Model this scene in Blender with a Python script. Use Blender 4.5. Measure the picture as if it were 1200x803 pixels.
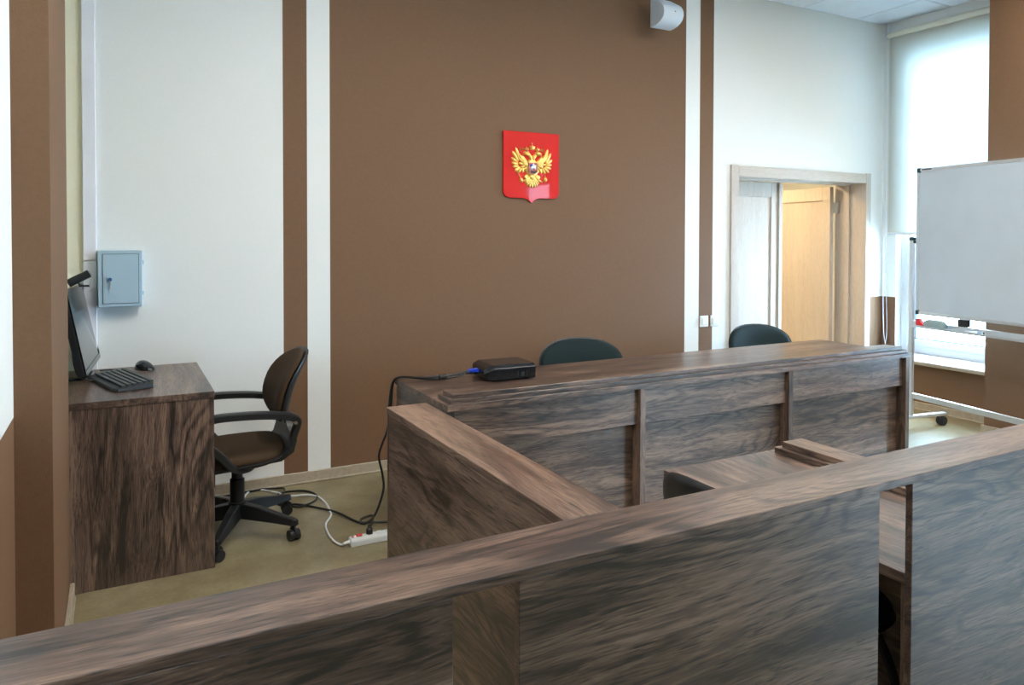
import bpy, bmesh, math, random
from mathutils import Vector, Matrix
random.seed(4)
for o in list(bpy.data.objects):
    bpy.data.objects.remove(o)
S = bpy.context.scene
COL = S.collection
PI = math.pi

# ------------------------------------------------------------------ camera, sky, exposure
F, CX, CY, YAW, PITCH, ROLL, EYE = 864.05, 600.0, 293.94, .4897, .0186, .0019, 1.45
ca, sa, cb, sb, cc, sc_ = math.cos(YAW), math.sin(YAW), math.cos(PITCH), math.sin(PITCH), math.cos(ROLL), math.sin(ROLL)
Rz = Matrix(((ca, -sa, 0), (sa, ca, 0), (0, 0, 1)))
Wm = Matrix(((1, 0, 0), (0, 0, -1), (0, 1, 0)))
Rp = Matrix(((1, 0, 0), (0, cb, -sb), (0, sb, cb)))
Rr = Matrix(((cc, -sc_, 0), (sc_, cc, 0), (0, 0, 1)))
Rcv = Rr @ Rp @ Wm @ Rz                       # world -> camera (x right, y down, z forward)
right, down, fwd = Vector(Rcv[0]), Vector(Rcv[1]), Vector(Rcv[2])
cam = bpy.data.cameras.new('camera')
cam.sensor_width = 36
cam.sensor_fit = 'HORIZONTAL'
cam.lens = F / 1200 * 36
cam.shift_x = 0
cam.shift_y = -(401.5 - CY) / 1200
cam.clip_start = .02
co = bpy.data.objects.new('camera', cam)
COL.objects.link(co)
m3 = Matrix((right, -down, -fwd)).transposed()
co.matrix_world = Matrix.Translation((0, 0, EYE)) @ m3.to_4x4()
S.camera = co

SKY = 30.0
w = bpy.data.worlds.new('sky')
S.world = w
w.use_nodes = True
w.node_tree.nodes['Background'].inputs[0].default_value = (.50, .75, 1.0, 1)
w.node_tree.nodes['Background'].inputs[1].default_value = SKY
S.view_settings.view_transform = 'Standard'
S.view_settings.look = 'None'
S.view_settings.gamma = 1
S.view_settings.use_curve_mapping = False
S.view_settings.exposure = 0.88
LAMP = 19.0

# room numbers
YB, XR, XL, YF, ZC, ZW = 4.388, 6.2, -.28, -3.4, 3.396, 3.416
WINS = [(3.15, 4.25), (1.2, 2.32), (-.72, .40), (-2.63, -1.60)]
WZ0, WZ1 = .42, 3.18
for i, (a, b) in enumerate(WINS):
    L = bpy.data.lights.new('daylight_portal', 'AREA')
    L.shape = 'RECTANGLE'
    L.size, L.size_y = b - a, WZ1 - WZ0
    L.cycles.is_portal = True
    lo = bpy.data.objects.new('daylight_portal', L)
    lo.location = (6.45, (a + b) / 2, (WZ0 + WZ1) / 2)
    lo.rotation_euler = (0, PI / 2, 0)
    lo.rotation_euler = (PI / 2, 0, PI / 2)
    COL.objects.link(lo)

# ------------------------------------------------------------------ materials
def nt(name):
    m = bpy.data.materials.new(name)
    m.use_nodes = True
    n = m.node_tree.nodes
    return m, n, m.node_tree.links, n['Principled BSDF']

def plain(name, c, rough=.5, metal=0, spec=.5, coat=0, bump=0, bscale=200, var=0, vscale=5):
    m, n, l, p = nt(name)
    p.inputs['Base Color'].default_value = (*c, 1)
    p.inputs['Roughness'].default_value = rough
    p.inputs['Metallic'].default_value = metal
    p.inputs['Specular IOR Level'].default_value = spec
    p.inputs['Coat Weight'].default_value = coat
    p.inputs['Coat Roughness'].default_value = .03
    tc = n.new('ShaderNodeTexCoord')
    if bump:
        t = n.new('ShaderNodeTexNoise')
        t.inputs['Scale'].default_value = bscale
        t.inputs['Detail'].default_value = 3
        l.new(tc.outputs['Object'], t.inputs['Vector'])
        b = n.new('ShaderNodeBump')
        b.inputs['Strength'].default_value = bump
        b.inputs['Distance'].default_value = .002
        l.new(t.outputs['Fac'], b.inputs['Height'])
        l.new(b.outputs['Normal'], p.inputs['Normal'])
    t = n.new('ShaderNodeTexNoise')
    t.inputs['Scale'].default_value = vscale
    t.inputs['Detail'].default_value = 5
    l.new(tc.outputs['Object'], t.inputs['Vector'])
    r = n.new('ShaderNodeValToRGB')
    v = var or .03
    r.color_ramp.elements[0].position = .3
    r.color_ramp.elements[1].position = .7
    r.color_ramp.elements[0].color = (*[x * (1 - v) for x in c], 1)
    r.color_ramp.elements[1].color = (*[min(1, x * (1 + v)) for x in c], 1)
    l.new(t.outputs['Fac'], r.inputs['Fac'])
    l.new(r.outputs['Color'], p.inputs['Base Color'])
    return m

def wood(name, axis, dark, mid, light, rough=.33, seed=0, fig=1.0, cont=1.0):
    """streaky laminate: long streaks, contour ('cathedral') figure and fine fibre along one axis"""
    m, n, l, p = nt(name)
    tc = n.new('ShaderNodeTexCoord')
    oi = n.new('ShaderNodeObjectInfo')
    add = n.new('ShaderNodeVectorMath'); add.operation = 'MULTIPLY_ADD'
    cmb = n.new('ShaderNodeCombineXYZ')
    for k in range(3):
        mu = n.new('ShaderNodeMath'); mu.operation = 'MULTIPLY'
        mu.inputs[1].default_value = (7.3, 11.7, 5.1)[k]
        l.new(oi.outputs['Random'], mu.inputs[0])
        l.new(mu.outputs[0], cmb.inputs[k])
    va = n.new('ShaderNodeVectorMath'); va.operation = 'ADD'
    l.new(tc.outputs['Object'], va.inputs[0])
    l.new(cmb.outputs[0], va.inputs[1])
    wm = n.new('ShaderNodeMapping'); ws = [3.4, 3.4, 3.4]; ws[axis] = 1.3
    wm.inputs['Scale'].default_value = ws
    l.new(va.outputs[0], wm.inputs['Vector'])
    wn = n.new('ShaderNodeTexNoise'); wn.inputs['Scale'].default_value = 1; wn.inputs['Detail'].default_value = 3; wn.inputs['Roughness'].default_value = .45
    l.new(wm.outputs[0], wn.inputs['Vector'])
    wa = n.new('ShaderNodeVectorMath'); wa.operation = 'MULTIPLY_ADD'
    am = [.09, .09, .09]; am[axis] = 0
    wa.inputs[1].default_value = am
    l.new(wn.outputs['Color'], wa.inputs[0]); l.new(va.outputs[0], wa.inputs[2])
    va = wa
    def mapped(al, ac):
        mp = n.new('ShaderNodeMapping')
        s = [ac, ac, ac]; s[axis] = al
        mp.inputs['Scale'].default_value = s
        mp.inputs['Location'].default_value = (seed, seed * 1.7, seed * .6)
        l.new(va.outputs[0], mp.inputs['Vector'])
        return mp
    def noise(mp, detail=4, rough_=.55, dist=0):
        t = n.new('ShaderNodeTexNoise')
        t.inputs['Scale'].default_value = 1
        t.inputs['Detail'].default_value = detail
        t.inputs['Roughness'].default_value = rough_
        t.inputs['Distortion'].default_value = dist
        l.new(mp.outputs[0], t.inputs['Vector'])
        return t.outputs['Fac']
    def math_(op, a, b=None, c=None):
        x = n.new('ShaderNodeMath'); x.operation = op
        for i, v in enumerate((a, b, c)):
            if v is None: continue
            if isinstance(v, (int, float)): x.inputs[i].default_value = v
            else: l.new(v, x.inputs[i])
        return x.outputs[0]
    streak = noise(mapped(1.5, 24), 6, .62, .5)
    broad = noise(mapped(.6, 6.5), 4, .55, .6)
    fibre = noise(mapped(13, 280), 3, .65)
    pore = noise(mapped(12, 260), 2, .5)
    figure = noise(mapped(.8, 4.4), 3, .42, .4)
    ring = math_('MULTIPLY_ADD', math_('SINE', math_('MULTIPLY', figure, 130)), .5, .5)
    ring = math_('POWER', ring, 3)
    rm = n.new('ShaderNodeMapRange'); rm.inputs[1].default_value = .43; rm.inputs[2].default_value = .59
    l.new(noise(mapped(1.0, 5.2), 2, .5), rm.inputs[0])
    ringm = math_('MULTIPLY', ring, rm.outputs[0])
    v = math_('MULTIPLY_ADD', streak, 1.15 * cont, .5 - 1.075 * cont - .32)
    v = math_('MULTIPLY_ADD', broad, 1.0 * cont, v)
    v = math_('MULTIPLY_ADD', fibre, .75, v)
    pm = n.new('ShaderNodeMapRange'); pm.inputs[1].default_value = .56; pm.inputs[2].default_value = .70
    l.new(pore, pm.inputs[0])
    v = math_('MULTIPLY_ADD', pm.outputs[0], -.32, v)
    v = math_('MULTIPLY_ADD', ringm, -.27 * fig, v)
    r = n.new('ShaderNodeValToRGB')
    e = r.color_ramp.elements
    e[0].position, e[0].color = .22, (*dark, 1)
    e[1].position, e[1].color = .80, (*light, 1)
    k = e.new(.50); k.color = (*mid, 1)
    l.new(v, r.inputs['Fac'])
    l.new(r.outputs['Color'], p.inputs['Base Color'])
    p.inputs['Roughness'].default_value = rough
    p.inputs['Specular IOR Level'].default_value = .8 if rough < .5 else .4
    bp = n.new('ShaderNodeBump')
    bp.inputs['Strength'].default_value = .12
    bp.inputs['Distance'].default_value = .001
    l.new(fibre, bp.inputs['Height'])
    l.new(bp.outputs['Normal'], p.inputs['Normal'])
    return m

WD, WM, WL = (.018, .0135, .012), (.102, .063, .046), (.255, .168, .121)
wood_x = wood('dark_oak_laminate_along_x', 0, WD, WM, WL)
wood_y = wood('dark_oak_laminate_along_y', 1, WD, WM, WL, seed=3)
wood_z = wood('dark_oak_laminate_upright', 2, WD, WM, WL, seed=6)
DD, DM, DL = (.44, .375, .32), (.51, .445, .385), (.57, .505, .44)
oak_z = wood('pale_oak_upright', 2, DD, DM, DL, .6, 1, .2, .5)
oak_x = wood('pale_oak_level', 0, DD, DM, DL, .6, 2, .2, .5)

WHITE, BROWN = (.80, .81, .78), (.180, .096, .049)
m_white = plain('white_wall_paint', WHITE, .75, bump=.35, bscale=260, var=.012, vscale=120)
m_cream = plain('cream_wall', (.84, .80, .62), .75, bump=.35, bscale=260, var=.012, vscale=120)  # cream tone for the back wall left of the duct and the recess
m_brown = plain('brown_wall_paint', BROWN, .7, spec=.35, bump=.5, bscale=260, var=.04, vscale=60)
m_base = plain('pale_wood_baseboard', (.40, .335, .25), .4, var=.1, vscale=40)
m_ceil = plain('ceiling_tile', (.74, .80, .86), .85, bump=.4, bscale=180)
m_gap = plain('ceiling_grid', (.28, .33, .38), .6)
m_pvc = plain('white_pvc', (.70, .73, .76), .3)
m_duct = plain('white_duct', (.80, .81, .86), .4)
m_gasket = plain('blue_grey_gasket', (.10, .22, .35), .5)
m_metal = plain('silver_aluminium', (.66, .70, .73), .35, metal=.6)
m_steel = plain('brushed_steel', (.6, .6, .58), .3, metal=1)
m_black = plain('black_plastic', (.012, .013, .014), .42, bump=.2, bscale=400)
m_blackgloss = plain('black_gloss_plastic', (.010, .011, .013), .15)
m_rubber = plain('dark_rubber', (.02, .022, .025), .7)
m_brownfab = plain('brown_upholstery', (.062, .037, .020), .9, spec=.2, bump=.8, bscale=700, var=.2, vscale=400)
m_greenfab = plain('dark_green_upholstery', (.008, .022, .025), .75, spec=.3, bump=.6, bscale=700, var=.2, vscale=400)
m_bluegrey = plain('blue_grey_enamel', (.42, .57, .66), .4, bump=.15, bscale=300)
m_blueplug = plain('blue_plug', (.01, .05, .55), .4)
m_whitecord = plain('white_cord', (.75, .76, .78), .5)
m_blackcord = plain('black_cord', (.01, .01, .01), .5)
m_redplastic = plain('red_plastic', (.7, .015, .02), .35)
m_teal = plain('teal_plastic', (.03, .22, .26), .4)
m_clear = plain('clear_grey_plastic', (.30, .42, .44), .2)
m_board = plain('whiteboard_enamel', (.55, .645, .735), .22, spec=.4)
m_gold = plain('gold_paint', (.86, .55, .14), .33, metal=.55, var=.15, vscale=90)
m_goldd = plain('aged_gold', (.42, .17, .03), .4, metal=.5)
m_red = plain('red_acrylic', (.66, .010, .003), .4, spec=.2, coat=.16)
m_silver = plain('silver_paint', (.62, .70, .74), .35, metal=.4)
m_bluepaint = plain('blue_paint', (.02, .06, .42), .4)
m_darkfig = plain('dark_bronze', (.05, .035, .02), .5)
m_screen = plain('dark_lcd_screen', (.045, .053, .049), .12)
m_outlet = plain('switch_white', (.80, .82, .80), .35)
m_brass = plain('brass', (.55, .38, .12), .3, metal=.9)
m_pink = plain('muted_rose_enamel', (.45, .10, .09), .35)
m_ledlight, n_, l_, p_ = nt('lamp_diffuser')
p_.inputs['Base Color'].default_value = (.9, .9, .9, 1)
p_.inputs['Emission Color'].default_value = (1, .95, .88, 1)
p_.inputs['Emission Strength'].default_value = LAMP

def glass_mat():
    m, n, l, p = nt('window_glass')
    n.remove(p)
    tr = n.new('ShaderNodeBsdfTransparent')
    tr.inputs[0].default_value = (.96, .98, .98, 1)
    gl = n.new('ShaderNodeBsdfGlossy'); gl.inputs['Roughness'].default_value = .02
    mx = n.new('ShaderNodeMixShader')
    lw = n.new('ShaderNodeLayerWeight'); lw.inputs[0].default_value = .5
    pw = n.new('ShaderNodeMath'); pw.operation = 'POWER'; pw.inputs[1].default_value = 5
    l.new(lw.outputs['Facing'], pw.inputs[0])
    fr = n.new('ShaderNodeMath'); fr.operation = 'MULTIPLY_ADD'; fr.inputs[1].default_value = .9; fr.inputs[2].default_value = .04
    l.new(pw.outputs[0], fr.inputs[0])
    l.new(fr.outputs[0], mx.inputs[0]); l.new(tr.outputs[0], mx.inputs[1]); l.new(gl.outputs[0], mx.inputs[2])
    l.new(mx.outputs[0], n['Material Output'].inputs[0])
    return m
m_glass = glass_mat()

def blind_mat():
    m, n, l, p = nt('translucent_blind_cloth')
    n.remove(p)
    d = n.new('ShaderNodeBsdfDiffuse'); d.inputs[0].default_value = (.80, .79, .70, 1)
    t = n.new('ShaderNodeBsdfTranslucent'); t.inputs[0].default_value = (.52, .54, .54, 1)
    mx = n.new('ShaderNodeMixShader')
    wv = n.new('ShaderNodeTexNoise'); wv.inputs['Scale'].default_value = 300
    tc = n.new('ShaderNodeTexCoord'); l.new(tc.outputs['Object'], wv.inputs['Vector'])
    mr = n.new('ShaderNodeMapRange'); mr.inputs[3].default_value = .36; mr.inputs[4].default_value = .44
    l.new(wv.outputs['Fac'], mr.inputs[0]); l.new(mr.outputs[0], mx.inputs[0])
    l.new(d.outputs[0], mx.inputs[1]); l.new(t.outputs[0], mx.inputs[2])
    l.new(mx.outputs[0], n['Material Output'].inputs[0])
    return m
m_blind = blind_mat()

def floor_mat():
    m, n, l, p = nt('olive_linoleum')
    tc = n.new('ShaderNodeTexCoord')
    a = n.new('ShaderNodeTexNoise'); a.inputs['Scale'].default_value = 3.2; a.inputs['Detail'].default_value = 8; a.inputs['Roughness'].default_value = .65
    b = n.new('ShaderNodeTexNoise'); b.inputs['Scale'].default_value = 60; b.inputs['Detail'].default_value = 4
    l.new(tc.outputs['Object'], a.inputs['Vector']); l.new(tc.outputs['Object'], b.inputs['Vector'])
    mu = n.new('ShaderNodeMath'); mu.operation = 'MULTIPLY_ADD'; mu.inputs[1].default_value = .25
    l.new(b.outputs['Fac'], mu.inputs[0]); l.new(a.outputs['Fac'], mu.inputs[2])
    r = n.new('ShaderNodeValToRGB')
    e = r.color_ramp.elements
    e[0].position, e[0].color = .40, (.155, .118, .058, 1)
    e[1].position, e[1].color = .86, (.34, .29, .175, 1)
    k = e.new(.62); k.color = (.235, .193, .108, 1)
    l.new(mu.outputs[0], r.inputs['Fac']); l.new(r.outputs['Color'], p.inputs['Base Color'])
    rr = n.new('ShaderNodeMapRange'); rr.inputs[3].default_value = .30; rr.inputs[4].default_value = .36
    l.new(a.outputs['Fac'], rr.inputs[0]); l.new(rr.outputs[0], p.inputs['Roughness'])
    p.inputs['Specular IOR Level'].default_value = .5
    return m
m_floor = floor_mat()

# ------------------------------------------------------------------ mesh helpers
def box(bm, x0, x1, y0, y1, z0, z1, mi=0):
    vs = [bm.verts.new(p) for p in ((x0, y0, z0), (x1, y0, z0), (x1, y1, z0), (x0, y1, z0), (x0, y0, z1), (x1, y0, z1), (x1, y1, z1), (x0, y1, z1))]
    for f in ((0, 3, 2, 1), (4, 5, 6, 7), (0, 1, 5, 4), (1, 2, 6, 5), (2, 3, 7, 6), (3, 0, 4, 7)):
        bm.faces.new([vs[i] for i in f]).material_index = mi
    return vs

def obox(bm, c, ux, uy, uz, hx, hy, hz, tap=1.0):
    """oriented box; the +uz end may be tapered"""
    c, ux, uy, uz = Vector(c), Vector(ux).normalized(), Vector(uy).normalized(), Vector(uz).normalized()
    vs = []
    for k, t in ((-1, 1), (1, tap)):
        for i, j in ((-1, -1), (1, -1), (1, 1), (-1, 1)):
            vs.append(bm.verts.new(c + ux * hx * i * t + uy * hy * j * t + uz * hz * k))
    for f in ((0, 3, 2, 1), (4, 5, 6, 7), (0, 1, 5, 4), (1, 2, 6, 5), (2, 3, 7, 6), (3, 0, 4, 7)):
        bm.faces.new([vs[i] for i in f])

def loft(bm, rings, cap=True, closed=True):
    R = [[bm.verts.new(p) for p in r] for r in rings]
    n = len(R[0])
    for a, b in zip(R, R[1:]):
        for i in range(n if closed else n - 1):
            bm.faces.new((a[i], a[(i + 1) % n], b[(i + 1) % n], b[i]))
    if cap:
        bm.faces.new(R[0][::-1]); bm.faces.new(R[-1])
    return R

def lathe(bm, prof, c=(0, 0, 0), axis='z', seg=20):
    c = Vector(c)
    rings = []
    for r, h in prof:
        ring = []
        for k in range(seg):
            a = 2 * PI * k / seg
            u, v = r * math.cos(a), r * math.sin(a)
            ring.append(c + {'z': Vector((u, v, h)), 'x': Vector((h, u, v)), 'y': Vector((v, h, u))}[axis])
        rings.append(ring)
    loft(bm, rings)

def cyl(bm, a, b, r, seg=10, r2=None):
    a, b = Vector(a), Vector(b)
    d = (b - a).normalized()
    u = d.orthogonal().normalized(); v = d.cross(u)
    loft(bm, [[p + (u * math.cos(2 * PI * k / seg) + v * math.sin(2 * PI * k / seg)) * q for k in range(seg)] for p, q in ((a, r), (b, r2 or r))])

def spline(pts, per=8):
    P = [Vector(p) for p in pts]
    P = [P[0] * 2 - P[1]] + P + [P[-1] * 2 - P[-2]]
    out = []
    for i in range(1, len(P) - 2):
        a, b, c, d = P[i - 1:i + 3]
        for k in range(per):
            t = k / per
            out.append(.5 * ((2 * b) + (c - a) * t + (2 * a - 5 * b + 4 * c - d) * t * t + (3 * b - a - 3 * c + d) * t ** 3))
    out.append(P[-2])
    return out

def sweep(bm, path, prof, up=Vector((0, 0, 1))):
    """profile (side, up) pairs swept along a path; prof may be a function of t"""
    rings = []
    N = len(path)
    for i, p in enumerate(path):
        d = (path[min(i + 1, N - 1)] - path[max(i - 1, 0)]).normalized()
        s = d.cross(up)
        if s.length < 1e-3: s = Vector((1, 0, 0))
        s.normalize(); u = s.cross(d)
        pr = prof(i / (N - 1)) if callable(prof) else prof
        rings.append([p + s * a + u * b for a, b in pr])
    loft(bm, rings)

def tube(bm, pts, r, seg=7, per=8):
    path = spline(pts, per)
    rings = []
    u = None
    for i, p in enumerate(path):
        d = (path[min(i + 1, len(path) - 1)] - path[max(i - 1, 0)]).normalized()
        u = d.orthogonal().normalized() if u is None else (u - d * u.dot(d)).normalized()
        v = d.cross(u)
        rings.append([p + (u * math.cos(2 * PI * k / seg) + v * math.sin(2 * PI * k / seg)) * r for k in range(seg)])
    loft(bm, rings)

def prism(bm, pts, f0, f1):
    """outline pts (2D) extruded between the mappings f0 and f1 (2D -> 3D)"""
    a = [bm.verts.new(f0(*p)) for p in pts]; b = [bm.verts.new(f1(*p)) for p in pts]
    n = len(pts)
    bm.faces.new(a[::-1]); bm.faces.new(b)
    for i in range(n):
        bm.faces.new((a[i], a[(i + 1) % n], b[(i + 1) % n], b[i]))

def pad(bm, a, b, front, back, f, n=2.6, rings=7, seg=36, p=4):
    """rounded cushion: squircle outline a x b, front/back bulge, mapped by f(x, y, depth)"""
    def ring(r, s):
        out = []
        for k in range(seg):
            t = 2 * PI * k / seg
            c, d = math.cos(t), math.sin(t)
            x = a * r * math.copysign(abs(c) ** (2 / n), c)
            y = b * r * math.copysign(abs(d) ** (2 / n), d)
            h = (1 - r ** p) ** .5 if r < 1 else 0
            out.append(f(x, y, (front if s > 0 else -back) * h))
        return out
    rr = [math.sin(PI / 2 * k / rings) for k in range(1, rings + 1)]
    R = [ring(r, 1) for r in rr] + [ring(r, -1) for r in rr[-2::-1]]
    loft(bm, R)

def obj(name, bm, m, parent=None, smooth=False, bevel=0, angle=None):
    bmesh.ops.recalc_face_normals(bm, faces=bm.faces)
    me = bpy.data.meshes.new(name)
    bm.to_mesh(me); bm.free()
    for x in (m if isinstance(m, (list, tuple)) else [m]):
        me.materials.append(x)
    if smooth:
        me.polygons.foreach_set('use_smooth', [True] * len(me.polygons))
        if angle is None: angle = 40
        me.set_sharp_from_angle(angle=math.radians(angle))
    o = bpy.data.objects.new(name, me)
    COL.objects.link(o)
    if parent: o.parent = parent
    if bevel:
        b = o.modifiers.new('bevel', 'BEVEL'); b.width = bevel; b.segments = 1; b.limit_method = 'ANGLE'
    return o

def B(): return bmesh.new()
def bx(name, m, parent, *d, bevel=.0012):
    bm = B(); box(bm, *d)
    return obj(name, bm, m, parent, bevel=bevel)

def thing(name, label, cat, loc=(0, 0, 0), rz=0, group=None):
    o = bpy.data.objects.new(name, None)
    COL.objects.link(o)
    o.empty_display_size = .1
    o.location = loc; o.rotation_euler = (0, 0, rz)
    return tag(o, label, cat, group)

def tag(o, label, cat, group=None):
    o['label'] = label; o['category'] = cat
    if group: o['group'] = group
    return o

def structure(o):
    o['kind'] = 'structure'
    return o

def holder(name):
    o = bpy.data.objects.new(name, None); COL.objects.link(o)
    return structure(o)

def dup(root, loc, rz, label, group):
    r = root.copy(); COL.objects.link(r)
    r.location = loc; r.rotation_euler = (0, 0, rz)
    r['label'] = label; r['group'] = group
    for ch in list(root.children):
        c = ch.copy(); COL.objects.link(c); c.parent = r
        for g in list(ch.children):
            d = g.copy(); COL.objects.link(d); d.parent = c
    return r

# ------------------------------------------------------------------ room shell
bm = B(); box(bm, XL - .6, 7.6, YF, 7.4, -.08, 0)
structure(obj('floor', bm, m_floor))

def wall_grid(bm, us, vs, mi, f, skip=lambda u, v: False):
    """faces between breakpoints; mi(u, v) picks the paint, skip leaves openings"""
    V = {}
    def vert(u, v):
        if (u, v) not in V: V[(u, v)] = bm.verts.new(f(u, v))
        return V[(u, v)]
    for u0, u1 in zip(us, us[1:]):
        for v0, v1 in zip(vs, vs[1:]):
            um, vm = (u0 + u1) / 2, (v0 + v1) / 2
            if skip(um, vm): continue
            bm.faces.new((vert(u0, v0), vert(u1, v0), vert(u1, v1), vert(u0, v1))).material_index = mi(um, vm)

DX0, DX1, DZ = 4.387, 5.954, 1.945          # door opening
def back_paint(x, z):
    if x < -.162: return 2
    if .839 < x < .976 or 1.110 < x < 3.849 or 3.991 < x < 4.131: return 1
    if x > 6.0 and z < .912: return 1
    return 0
bm = B()
wall_grid(bm, [-.62, -.162, .839, .976, 1.110, 3.849, 3.991, 4.131, DX0, DX1, 6.0, XR], [0, .912, DZ, ZW], back_paint,
          lambda u, v: (u, YB, v), lambda u, v: DX0 < u < DX1 and v < DZ)
structure(obj('wall_back', bm, [m_white, m_brown, m_cream]))

# left: near wall with a dado, the pilaster, and the recess behind it
bm = B()
wall_grid(bm, [YF, 2.62], [0, .912, ZW], lambda u, v: 1 if v < .912 else 0, lambda u, v: (XL, u, v))
structure(obj('wall_left', bm, [m_white, m_brown]))
bm = B()
wall_grid(bm, [XL - .02, -.182], [0, ZW], lambda u, v: 0, lambda u, v: (u, 2.62, v))
wall_grid(bm, [2.62, 3.415], [0, ZW], lambda u, v: 0, lambda u, v: (-.182, u, v))
wall_grid(bm, [-.62, -.182], [0, ZW], lambda u, v: 0, lambda u, v: (u, 3.415, v))
structure(obj('trim_1', bm, m_brown))
bm = B()
wall_grid(bm, [3.415, YB], [0, ZW], lambda u, v: 0, lambda u, v: (-.62, u, v))
structure(obj('wall_recess', bm, m_cream))

# right wall: window openings, window reveals, piers and parapets
def in_win(y, z):
    return any(a < y < b for a, b in WINS) and WZ0 < z < WZ1
ys = sorted([YF, YB] + [v for ab in WINS for v in ab])
bm = B()
wall_grid(bm, ys, [0, WZ0, .912, WZ1, ZW], lambda u, v: 1 if v < .912 else 0, lambda u, v: (XR, u, v), in_win)
for a, b in WINS:                              # reveals
    wall_grid(bm, [XR, 6.42], [WZ0, WZ1], lambda u, v: 0, lambda u, v: (u, b, v))
    wall_grid(bm, [XR, 6.42], [WZ0, WZ1], lambda u, v: 0, lambda u, v: (u, a, v))
    wall_grid(bm, [XR, 6.42], [a, b], lambda u, v: 0, lambda u, v: (u, v, WZ1))
structure(obj('wall_right', bm, [m_white, m_brown]))
PIERS = [(2.32, 3.15), (.40, 1.2), (-.95, -.72)]
for i, (a, b) in enumerate(PIERS):
    bm = B(); box(bm, 5.64 if a > 0 else 5.95, XR + .02, a, b, 0, ZW)
    structure(obj('trim_%d' % (i + 2), bm, m_brown))
for i, (a, b) in enumerate(WINS):
    bm = B(); box(bm, 5.95, XR + .05, a, min(b, 4.24), 0, .385)
    structure(obj('trim_%d' % (i + 5), bm, m_brown))
bm = B()
wall_grid(bm, [-.62, XR], [0, .912, ZW], lambda u, v: 1, lambda u, v: (u, YF, v))
structure(obj('wall_front', bm, [m_white, m_brown]))

# ceiling: tiles laid in a grid, each its own piece
ceil = holder('ceiling')
bm = B(); box(bm, XL - .4, XR + .3, YF - .1, YB + .1, ZC + .012, ZC + .06)
obj('ceiling_grid', bm, m_gap, ceil)
LAMPS = []
TX, TY = .69, .62
tile_me = None
x0 = 5.81 - 9 * TX
lamp_cells = {(2, 3), (5, 3), (8, 3), (2, 5), (5, 5), (8, 5)}
for i in range(11):
    for j in range(14):
        xa, xb = x0 + i * TX, min(x0 + (i + 1) * TX, XR)
        ya = YB - (j + 1) * TY; yb = ya + TY
        if xa > XR or yb < YF: continue
        xa, ya = max(xa, -.62), max(ya, YF)
        g = .005
        bm = B(); box(bm, xa + g, xb - g, ya + g, yb - (g if j else 0), ZC, ZC + .012)
        if (i, j) in lamp_cells:
            bm.free()
            LAMPS.append((xa + g, xb - g, ya + g, yb - g))
            continue
        obj('ceiling_tile', bm, m_ceil, ceil)
for k, (xa, xb, ya, yb) in enumerate(LAMPS):
    side = ('window side', 'middle', 'left side')[0 if xa > 4 else 1 if xa > 2 else 2]
    row = ('front', 'second', 'rear')[0 if ya > 1.5 else 1 if ya > -.5 else 2]
    t = thing('ceiling_light', 'square white ceiling light panel, %s of the room, %s row' % (side, row), 'ceiling light', ((xa + xb) / 2, (ya + yb) / 2, ZC), group='ceiling light panels')
    hx_, hy_ = (xb - xa) / 2, (yb - ya) / 2
    bm = B()
    for d in ((-hx_, hx_, -hy_, -hy_ + .025), (-hx_, hx_, hy_ - .025, hy_), (-hx_, -hx_ + .025, -hy_ + .025, hy_ - .025), (hx_ - .025, hx_, -hy_ + .025, hy_ - .025)):
        box(bm, *d, -.004, .012)
    obj('frame', bm, m_pvc, t)
    bm = B(); box(bm, -hx_ + .025, hx_ - .025, -hy_ + .025, hy_ - .025, 0, .01)
    obj('diffuser', bm, m_ledlight, t)

# baseboards
def baseboard(name, segs):
    bm = B()
    for d in segs:
        box(bm, *d, 0, .066); 
        x0_, x1_, y0_, y1_ = d
        box(bm, x0_ - (.004 if x1_ - x0_ < .05 else 0), x1_ + (.004 if x1_ - x0_ < .05 else 0), y0_ - (.004 if y1_ - y0_ < .05 else 0), y1_, 0, .012)
    structure(obj(name, bm, m_base, bevel=.003))
baseboard('baseboard_back', [(-.62, 4.31, YB - .016, YB), (6.02, XR, YB - .016, YB)])
baseboard('baseboard_left', [(XL, XL + .016, YF, 2.60), (XL, -.182, 2.604, 2.62), (-.182, -.166, 2.60, 3.40)])
baseboard('baseboard_right', [(5.934, 5.95, 3.17, 4.24)] + [(5.624, 5.64, a - .016, b + .016) for a, b in PIERS[:2]] +
          [(5.64, 5.95, b, b + .016) for a, b in PIERS[:2]] + [(5.934, 5.95, a + .01, b - .01) for a, b in WINS[1:]])

# vertical cable duct in the corner
t = holder('trim_9')
bx('duct_cover', m_duct, t, -.163, -.102, YB - .03, YB - .001, 1.325, ZC, bevel=.003)
bx('duct_cover', m_duct, t, -.163, -.102, YB - .028, YB - .001, .066, 1.321, bevel=.003)

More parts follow.
